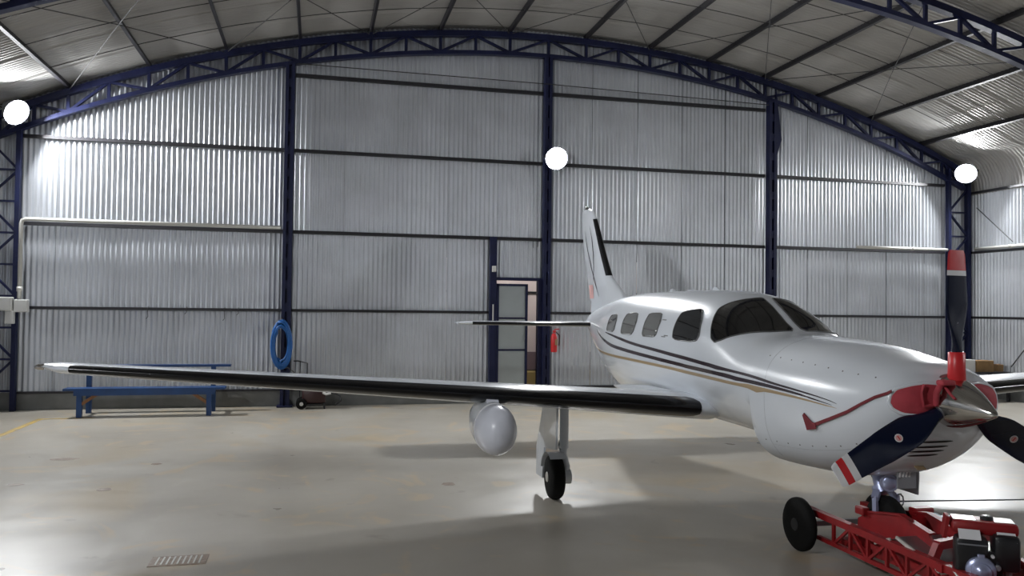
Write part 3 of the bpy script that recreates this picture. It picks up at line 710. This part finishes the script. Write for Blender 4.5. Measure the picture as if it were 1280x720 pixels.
# radar pod under the right wing
b=MB(); b.lathe((2.62,2.6,.80),(1,0,.02),[(.0,.004),(.012,.06),(.04,.11),(.09,.155),(.16,.185),(.24,.198),(.34,.20)],32,sx=.93,sy=1.13)
pod=P(b,'radar_pod',M_WHITE2,smooth=60)
b=MB(); b.lathe((2.96,2.6,.807),(1,0,.04),[(0,.203),(.03,.204),(.3,.195),(.6,.15),(.85,.08),(1.0,.01)],32,sx=.93,sy=1.13); P(b,'pod_tail',M_WHITE,pod,smooth=60)
b=MB(); b.lathe((2.945,2.6,.806),(1,0,.02),[(0,.2055),(.012,.2055)],32,sx=.93,sy=1.13); P(b,'pod_seam',M_TIPW,pod,smooth=40)
b=MB(); b.prism([(2.98,2.545,.98),(3.75,2.545,.95),(3.8,2.545,1.10),(3.1,2.545,1.08)],(0,.11,0)); P(b,'pod_pylon',M_WHITE2,pod)
# main gear
def wheel(b1,c,ax,r,w,hubr):
    b1.lathe(Vector(c)-Vector(ax)*w/2,ax,[(0,hubr),(.004,hubr+.03),(w*.12,r*.90),(w*.28,r*.985),(w*.5,r),(w*.72,r*.985),(w*.88,r*.90),(w-.004,hubr+.03),(w,hubr)],32,ref=(0,0,1))
def hubm(b1,c,ax,hubr,w):
    b1.lathe(Vector(c)-Vector(ax)*w/2,ax,[(0,.02),(.0,hubr*.45),(.008,hubr*.5),(.012,hubr*.95),(w-.012,hubr*.95),(w-.006,hubr*.5),(w,hubr*.45),(w,.02)],28,ref=(0,0,1))
for s in(1,-1):
    c=(3.60,1.86*s,.222)
    b=MB(); wheel(b,c,(0,1,0),.222,.155,.10); wh=P(b,'main_wheel',M_RUB,smooth=50)
    b=MB(); hubm(b,c,(0,1,0),.102,.166); P(b,'wheel_hub',M_PIPE,wh,smooth=40)
    b=MB(); b.tube([(3.62,1.76*s,.98),(3.62,1.76*s,.50)],.045,14); b.tube([(3.62,1.76*s,.55),(3.62,1.76*s,.40)],.030,12); b.tube([(3.62,1.76*s,.42),(3.60,1.74*s,.32),(3.60,1.76*s,.222)],[.035,.04,.035],10)
    b.tube([(3.60,1.70*s,.222),(3.60,1.80*s,.222)],.075,16); b.tube([(3.62,1.74*s,.92),(3.62,1.25*s,.98)],.014,6); P(b,'main_gear_leg',M_WHITE,smooth=50)
    b=MB(); b.tube([(3.70,1.76*s,.60),(3.80,1.76*s,.50),(3.68,1.76*s,.40)],.015,8); P(b,'torque_link',M_STEEL,smooth=40)
    b=MB(); b.prism([(3.40,1.88*s,.98),(3.90,1.88*s,.97),(4.12,1.90*s,.45),(4.08,1.91*s,.16),(3.86,1.90*s,.16),(3.86,1.885*s,.47),(3.42,1.88*s,.52)],(0,.022*s,0)); P(b,'main_gear_door',M_WHITE)
    b=MB(); b.tube([(3.42+.01*k,1.86*s+.0,.222) for k in range(2)],.005,5)
    b=MB(); vs=[]
    for i in range(9):
        t=PI*(.08+.62*i/8); 
        for dy in(-.085,.085): vs.append((3.60-math.cos(t)*.245*-1,1.86*s+dy,.222+math.sin(t)*.245))
    b.add(vs,[(2*i,2*i+1,2*i+3,2*i+2) for i in range(8)]); P(b,'wheel_fender',M_WHITE,smooth=True)
# nose gear, raised on the tug
NZ=.345; NA=1.05
b=MB(); wheel(b,(NA,0,NZ),(0,1,0),.195,.14,.085); nw=P(b,'nose_wheel',M_RUB,smooth=50)
b=MB(); hubm(b,(NA,0,NZ),(0,1,0),.087,.150); P(b,'wheel_hub',M_PIPE,nw,smooth=40)
b=MB(); b.tube([(1.22,0,.85),(1.12,0,.58)],.042,12); b.tube([(1.12,0,.60),(1.09,0,.55)],.065,12)
for s in(1,-1): b.bar((1.09,.05*s,.57),(1.06,.09*s,.52),.05,.04); b.bar((1.06,.09*s,.54),(NA,.09*s,NZ),.045,.022)
P(b,'nose_gear_leg',M_SILB,smooth=40)
b=MB(); b.lathe((.96,.045,.655),(-1,.5,-.05),[(-.07,.035),(-.03,.06),(.0,.066),(.012,.062)],22); ll=P(b,'landing_light',M_SILB,smooth=40)
b=MB(); b.lathe((.96,.045,.655),(-1,.5,-.05),[(.005,.056),(.016,.045),(.02,.01)],22); P(b,'light_glass',M_SILB,ll,smooth=True)
b=MB(); b.prism([(.95,-.19,.76),(1.45,-.19,.72),(1.40,-.22,.55),(1.0,-.22,.55)],(0,-.012,0)); gd_=P(b,'nose_gear_door',M_GREY)
b=MB(); b.box((.80,.025,.735),(.012,.15,.17)); fd=P(b,'nose_gear_front_door',M_GREY)
for k in range(4): b=MB(); b.box((.791,.082-.026*k,.758),(.004,.013,.055),Matrix.Rotation(.25,3,'X')); P(b,'white_mark',M_TIPW,fd)
# drain masts under the belly
b=MB(); b.tube([(2.3,.30,.80),(2.34,.30,.72),(2.42,.30,.715)],.005,6); P(b,'drain_mast',M_STEEL)
# ---------------- aircraft tug ----------------
tug=empty('aircraft_tug',(4.14,4.9,0),'red low motorised aircraft tug lifting the nose wheel of the airplane','tug')
def T(b,name,m,par=tug,smooth=False): return b.build(name,m,par,smooth)
for x,s in((3.87,-1),(4.42,1)):
    b=MB(); b.bar((x,5.95,.315),(x,3.75,.30),.055,.05); fr=T(b,'side_rail',M_RED)
    b=MB(); b.bar((x,5.75,.13),(x,3.75,.13),.03,.03); T(b,'lower_rail',M_RED,fr)
    y=5.55;k=0
    while y>3.9:
        b=MB(); b.bar((x,y,.30),(x,y-.0,.13),.022); T(b,'strut',M_RED,fr)
        b=MB(); b.bar((x,y-(.0 if k%2 else .2),.30),(x,y-(.2 if k%2 else 0),.13),.02); T(b,'strut',M_RED,fr)
        y-=.2;k+=1
    b=MB(); wheel(b,(x+s*.10,5.85,.21),(1,0,0),.21,.09,.10); w=T(b,'tug_wheel',M_RUB,smooth=50)
    b=MB(); hubm(b,(x+s*.10,5.85,.21),(1,0,0),.10,.10); T(b,'wheel_hub',M_BLK,w,smooth=40)
    xc=4.145+s*.115; b=MB(); b.prism([(xc,5.50,.09),(xc,5.48,.34),(xc,5.36,.41),(xc,5.02,.47),(xc,4.76,.43),(xc,4.70,.36),(xc,4.70,.12)],(.02,0,0)); ck=T(b,'cradle_cheek',M_RED)
    b=MB(); b.bar((xc+.01,5.36,.415),(xc+.01,5.02,.475),.05,.012); b.bar((xc+.01,5.02,.475),(xc+.01,4.72,.42),.05,.012); T(b,'cheek_flange',M_RED,ck)
b=MB(); b.bar((3.75,5.85,.21),(4.55,5.85,.21),.04); T(b,'axle',M_STEEL)
b=MB(); b.rbox((4.14,5.50,.12),(.30,.36,.05),.01); T(b,'wheel_cradle',M_RED)
b=MB(); b.box((4.14,5.06,.20),(.21,.03,.2)); T(b,'cradle_stop',M_RED)
b=MB(); b.rbox((4.02,5.42,.41),(.06,.10,.06),.01); T(b,'cradle_lug',M_RED)
b=MB(); b.rbox((4.33,5.17,.45),(.16,.08,.06),.01); T(b,'cradle_lug',M_RED)
b=MB(); b.bar((3.97,4.60,.385),(4.44,4.66,.41),.05,.055); b.bar((3.985,4.60,.39),(3.93,4.60,.27),.05,.05,(0,1,0)); T(b,'gantry_beam',M_RED)
b=MB(); b.tube([(4.36,5.25,.42),(4.40,5.18,.44),(4.44,5.10,.42)],.02,8); b.rbox((4.42,5.02,.42),(.14,.12,.04),.01); T(b,'lift_actuator',M_STEEL,smooth=40)
for y0,y1,z0,z1 in((5.08,4.92,.26,.33),(4.86,4.46,.36,.25)):
    b=MB(); b.prism([(3.87,y0,z0),(3.87,y1,z1),(4.41,y1,z1),(4.41,y0,z0)],(0,0,.012)); p=T(b,'deck_plate',M_STEEL)
    b=MB(); b.bar((3.872,y0,z0+.01),(3.872,y1,z1+.01),.014,.02); T(b,'plate_edge',M_PIPE,p)
b=MB(); b.bar((3.83,4.42,.30),(4.45,4.42,.30),.05); b.bar((3.83,3.8,.30),(4.45,3.8,.30),.05); b.box((4.14,4.10,.25),(.62,.6,.03)); T(b,'engine_bed',M_RED)
b=MB(); b.bar((4.14,3.8,.3),(4.14,3.2,.3),.05); b.bar((4.14,3.2,.3),(4.14,2.9,.75),.035); b.bar((3.9,2.9,.76),(4.38,2.9,.76),.03); T(b,'steering_handle',M_RED)
b=MB(); b.tube([(3.86,4.36,.33),(3.83,4.22,.27),(3.84,4.05,.22)],.008,6); T(b,'cable',M_BOXW)
# tug engine
eng=empty('petrol_engine',(4.06,4.32,.245),'small petrol engine with red tank, black shrouds and silver recoil starter bolted on the tug','engine',rz=-R(34))
EB=Vector((0,0,0))
def E(b,name,m,par=eng,smooth=False): return b.build(name,m,par,smooth,O0)
b=MB(); b.rbox((-.02,0,.11),(.26,.24,.20),.02); b.box((-.02,0,.012),(.30,.26,.024)); E(b,'crankcase',M_BLK)
b=MB(); b.rbox((-.075,-.075,.165),(.185,.13,.24),.03); sh=E(b,'cooling_shroud',M_BLK,smooth=40)
b=MB(); b.box((-.075,-.145,.245),(.16,.006,.008)); E(b,'shroud_trim',M_GREY,sh)
b=MB(); b.rbox((.115,-.05,.20),(.145,.17,.22),.03); E(b,'air_filter_case',M_BLK,smooth=40)
b=MB(); b.rbox((.10,.0,.06),(.10,.16,.08),.015); b.lathe((.06,-.13,.12),(0,-1,0),[(0,.018),(.02,.018),(.022,.012)],12); E(b,'carburettor',M_GREY)
b=MB(); b.rbox((.01,.035,.325),(.37,.19,.085),.03); tk=E(b,'fuel_tank',M_RED,smooth=40)
b=MB(); b.rbox((-.10,.04,.3665),(.13,.13,.006),.002); E(b,'tank_label',M_TIPW,tk)
b=MB(); b.rbox((.12,.04,.3665),(.11,.13,.006),.002); E(b,'tank_label',M_TIPW,tk)
b=MB(); b.lathe((.03,.03,.365),(0,0,1),[(0,.035),(.0,.038),(.022,.036),(.028,.02)],20); E(b,'fuel_cap',M_BLK,tk,smooth=40)
RX=Matrix.Rotation(R(40),3,'X')
b=MB(); b.rbox((-.085,-.105,.297),(.12,.075,.006),.002,RX); E(b,'warning_label',M_TIPW)
b=MB(); b.rbox((.115,-.105,.297),(.10,.07,.006),.002,RX); wl2=E(b,'warning_label',M_TIPW)
b=MB(); b.box((.115,-.106,.301),(.05,.022,.006),RX); E(b,'label_print',M_BLK,wl2)
b=MB(); b.prism([(-.20,-.02,.37),(-.20,.12,.37),(-.22,.12,.24),(-.22,-.02,.24)],(.02,0,0)); E(b,'tank_side',M_RED)
b=MB(); b.lathe((-.03,-.14,.095),(0,-1,0),[(0,.085),(.02,.082),(.03,.070),(.034,.055),(.05,.050),(.055,.030),(.06,.026),(.066,.01)],26); rc=E(b,'recoil_starter',M_SILB,smooth=40)
for k in range(3):
    an=R(90+120*k); b=MB(); b.rbox((-.03+.082*math.cos(an),-.15,.095+.082*math.sin(an)),(.04,.02,.035),.005); E(b,'starter_lug',M_SILB,rc)
b=MB(); b.lathe((.03,-.15,.19),(0,-1,0),[(0,.010),(.02,.010)],10); E(b,'switch',M_TIPW)
# tow rope from the nose wheel to the right
b=MB(); b.tube([(4.25,5.30,.495),(6.08,6.0,.27),(8.2,6.82,.012)],.006,6); tag(b.build('tow_rope',M_GASK,None,True),'thin dark rope running from the nose wheel to the right','rope')
b=MB(); b.tube([(4.25+.035*math.cos(t/10*2*PI),5.30,.50+.05*math.sin(t/10*2*PI)) for t in range(10)],.006,6,closed=True); tag(b.build('steel_ring',M_STEEL,None,True),'small steel ring at the end of the rope by the nose wheel','ring')
# ---------------- things along the walls ----------------
bench=empty('bench',(-2.7,15.1,0),'bright blue wooden bench with back rail and brown corner braces','bench')
def Bn(b,name,m,par=bench): return b.build(name,m,par)
b=MB(); b.box((-2.74,14.86,.465),(2.52,.14,.035)); Bn(b,'seat_plank',M_BLUE)
b=MB(); b.box((-2.74,15.02,.465),(2.52,.14,.035)); Bn(b,'seat_plank',M_BLUE)
b=MB(); b.box((-2.74,14.82,.415),(2.2,.03,.10)); Bn(b,'apron',M_BLUE)
b=MB(); b.box((-2.65,15.48,.81),(2.40,.16,.04)); Bn(b,'top_rail',M_BLUE)
for x in(-3.76,-1.74):
    s=1 if x<-2.7 else -1
    b=MB(); b.box((x,14.87,.225),(.08,.08,.45)); Bn(b,'leg',M_BLUE)
    b=MB(); b.box((x+.04*0,15.45,.40),(.08,.07,.80)); Bn(b,'leg',M_BLUE)
    b=MB(); b.box((x,15.16,.40),(.05,.55,.07)); Bn(b,'cross_bar',M_BLUE)
    b=MB(); b.bar((x,14.87,.20),(x+s*.32,14.87,.42),.04,.05); Bn(b,'brace',M_WOOD)
hose=empty('air_hose',(-.60,15.70,1.17),'coil of bright blue hose hanging on the first navy column','hose')
b=MB(); pts=[]
for k in range(11*26):
    t=2*PI*k/26; l=k/26; rr_=1-.12*((l*2.3)%3); pts.append((-.60+(.185*rr_)*math.sin(t),15.70-.05+.016*((l*1.7)%5),1.17+(.455*rr_)*math.cos(t)*(1.0)+.012*math.sin(3*l)))
b.tube(pts,.022,6); b.build('hose_coil',M_HOSE,hose,True)
b=MB(); b.tube([(-.60,15.82,1.66),(-.60,15.66,1.63),(-.60,15.62,1.67)],.012,6); b.build('hook',M_PURL,hose)
b=MB(); b.tube([(-.60,15.70,.72),(-.48,15.70,.75),(-.36,15.68,.66),(-.42,15.66,.56)],.012,6); b.build('hose_end',M_GASK,hose,True)
ws=empty('pressure_washer',(-.1,15.6,0),'dark maroon pressure washer with black handle, wheels and curled hose','machine')
def Wn(b,name,m,par=ws,smooth=False): return b.build(name,m,par,smooth)
b=MB(); b.rbox((.0,15.62,.24),(.42,.26,.28),.05); b.rbox((.02,15.58,.40),(.30,.20,.14),.04); Wn(b,'body',M_MARO,smooth=40)
for y in(15.46,15.78):
    b=MB(); wheel(b,(-.22,y,.10),(0,1,0),.10,.05,.055); w=Wn(b,'wheel',M_RUB,smooth=50)
    b=MB(); hubm(b,(-.22,y-.005,.10),(0,1,0),.07,.055); Wn(b,'wheel_hub',M_BOXW,w)
b=MB(); b.tube([(-.13,15.80,.15),(-.13,15.82,.82),(-.30,15.82,.86),(-.38,15.82,.86)],.014,6); b.tube([(-.26,15.80,.15),(-.26,15.82,.86)],.010,6); Wn(b,'handle',M_BLK)
b=MB(); b.box((.19,15.50,.06),(.03,.03,.12)); b.box((.19,15.74,.06),(.03,.03,.12)); b.box((0,15.62,.08),(.42,.25,.03)); Wn(b,'stand',M_BLK)
b=MB(); b.tube([(.18,15.52,.26),(.34,15.48,.30),(.47,15.46,.24),(.48,15.45,.15),(.38,15.44,.07)],.017,6); Wn(b,'hose',M_BLK,smooth=True)
b=MB(); b.tube([(.16,15.50,.30),(.22,15.48,.27),(.30,15.47,.29)],.025,6); Wn(b,'nozzle',M_BOXW)
# pipes, boxes
cp=empty('conduit_pipe',(-5.0,15.8,0),'pale galvanised pipe turning down at the left rear corner','pipe')
b=MB(); b.tube([(-5.0,15.84,1.95),(-5.0,15.84,3.26),(-4.985,15.84,3.315),(-4.93,15.84,3.34),(-.65,15.84,3.335)],.035,10); b.build('pipe_run',M_PIPE,cp,True)
b=MB(); b.tube([(-5.0,15.84,2.08),(-5.0,15.84,2.16)],.046,10); b.build('pipe_collar',M_PIPE,cp,True)
cp=empty('conduit_pipe',(12,15.8,0),'pale pipe running along the girt left of the right rear corner','pipe')
b=MB(); b.tube([(11.6,15.84,3.33),(13.95,15.84,3.33)],.035,10); b.build('pipe_run',M_PIPE,cp,True)
b=MB(); b.tube([(13.0,15.84,3.33),(13.06,15.84,3.33)],.044,10); b.build('pipe_collar',M_PIPE,cp,True)
cp=empty('conduit_pipe',(14.6,14,0),'pale pipe running along the right side wall','pipe')
b=MB(); b.tube([(14.62,15.75,3.36),(14.62,4,3.36)],.035,10); b.build('pipe_run',M_PIPE,cp,True)
b=MB(); b.tube([(14.62,14.8,3.36),(14.62,14.72,3.36)],.044,10); b.build('pipe_collar',M_PIPE,cp,True)
for c,d,l in(((-5.20,15.72,1.86),(.28,.12,.24),'larger white electrical box on the left lattice column'),((-4.93,15.74,1.83),(.22,.10,.22),'white electrical box under the end of the pale pipe'),((-5.10,15.72,1.63),(.14,.10,.22),'small white switch box hanging lowest on the left column')):
    e=empty('junction_box',c,l,'box','white electrical boxes on the left column')
    b=MB(); b.rbox(c,d,.012); b.build('box_body',M_BOXW,e)
    b=MB(); b.rbox((c[0],c[1]-d[1]/2-.004,c[2]),(d[0]-.03,.012,d[2]-.03),.004); b.build('lid',M_BOXW,e)
e=empty('door_sensor',(3.41,15.85,2.65),'small white box on the post above the door','box'); b=MB(); b.rbox((3.42,15.85,2.66),(.08,.05,.12),.008); b.build('case',M_BOXW,e)
for i,(x,l) in enumerate(((-2.93,.14),(-2.28,.05),(-1.62,.16),(-1.38,.06))):
    b=MB(); b.tube([(x,15.92,1.84),(x-.01,15.89,1.80),(x,15.90,1.80-l),(x-.03,15.89,1.76-l)],.006,5)
    tag(b.build('wall_hook',M_PURL,None,True),['first wall hook from the left under the low girt','second short wall hook from the left under the low girt','third and longest wall hook under the low girt','fourth short wall hook nearest the blue hose'][i],'hook','hooks under the girt')
fe=empty('fire_extinguisher',(4.65,15.82,1.0),'red fire extinguisher hung beside the central column','fire extinguisher')
b=MB(); b.lathe((4.66,15.83,1.02),(0,0,1),[(0,.055),(.02,.065),(.30,.065),(.36,.04),(.38,.022)],20); b.build('cylinder_body',M_TIPR,fe,smooth=50)
b=MB(); b.rbox((4.66,15.82,1.43),(.06,.05,.05),.008); b.bar((4.66,15.82,1.47),(4.76,15.82,1.48),.02); b.build('valve',M_TIPR,fe)
b=MB(); b.tube([(4.70,15.82,1.42),(4.77,15.80,1.35),(4.755,15.79,1.15)],.011,6); b.build('hose',M_BLK,fe)
b=MB(); b.box((4.69,15.763,1.22),(.05,.006,.12)); b.build('label_plate',M_GOLD,fe)
# storage on a low bench at the right rear corner
tb=empty('side_table',(13.3,14.9,0),'low dark table against the right rear corner behind the far wing','table')
b=MB(); b.box((13.55,15.0,.62),(2.1,.6,.04)); b.build('tabletop',M_PURL,tb)
for x in(12.56,14.54):
    for y in(14.75,15.25): b=MB(); b.box((x,y,.30),(.05,.05,.60)); b.build('leg',M_PURL,tb)
def cbox(c,d,l,m,g='boxes on the side table'):
    e=empty('storage_box',(c[0],c[1],c[2]-d[2]/2),l,'box',g); b=MB(); b.rbox(c,d,.008); b.build('box_body',m,e)
    b=MB(); b.box((c[0],c[1],c[2]+d[2]/2+.002),(d[0]*.98,.05,.004)); b.build('packing_tape',M_WOOD if m is M_CARD else M_GREY,e)
cbox((13.60,14.95,.771),(.30,.30,.262),'white box on the side table beside the red blade cover',M_BOXW)
cbox((13.99,14.95,.761),(.42,.34,.242),'larger brown cardboard box on the side table right of the white box',M_CARD)
cbox((14.45,14.95,.716),(.14,.2,.152),'smallest brown box alone at the right end of the side table',M_CARD)
e=empty('tray',(12.7,14.95,.64),'flat black tray on the side table behind the nose of the airplane','tray'); b=MB(); b.box((12.72,14.95,.655),(.4,.3,.03)); b.box((12.72,14.81,.70),(.4,.02,.10)); b.box((12.72,15.09,.70),(.4,.02,.10)); b.build('tray_body',M_BLK,e)
# floor marks
b=MB(); b.prism([(-4.36,11.0,.001),(-4.26,11.0,.001),(-4.26,14.75,.001),(-4.36,14.75,.001)],(0,0,.002)); tag(b.build('floor_marking',M_YEL),'worn yellow painted line at the left edge of the floor','floor marking')
b=MB(); b.prism([(-4.36,14.72,.001),(-3.5,14.78,.001),(-3.5,14.84,.001),(-4.36,14.82,.001)],(0,0,.002)); tag(b.build('rust_streak',M_YEL),'rusty streak on the floor under the left end of the bench','stain')
gt=empty('floor_grate',(-.95,6.52,0),'small rusty floor grate with pale slots near the viewer','grate')
b=MB(); b.box((-.95,6.52,.002),(.40,.24,.004)); b.build('grate_frame',M_TAR,gt)
for k in range(9): b=MB(); b.box((-.95-.15+.0375*k,6.52,.0055),(.012,.19,.003)); b.build('slot_bar',M_PIPE,gt)
for i,(x,y,w,h,l) in enumerate(((-2.93,10.98,.34,.10,'long rust brown stain at the left edge of the floor, farthest of the left ones'),(-3.0,9.54,.16,.07,'rust brown stain at the left edge of the floor, nearest of the left ones'),(-1.8,10.47,.12,.06,'small dark stain on the floor between bench and grate'),(-2.06,9.13,.14,.09,'brown blotchy stain on the floor in front of the bench'),(1.42,8.77,.14,.10,'brown spot on the floor under the radar pod'))):
    b=MB(); b.prism([(x+w*.5*math.cos(2*PI*k/14)*(1+.12*math.sin(k*2.3+i)),y+h*.8*math.sin(2*PI*k/14)*(1+.12*math.cos(k*1.7+i)),.0005) for k in range(14)],(0,0,.001)); tag(b.build('floor_stain',M_TAR),l,'stain')
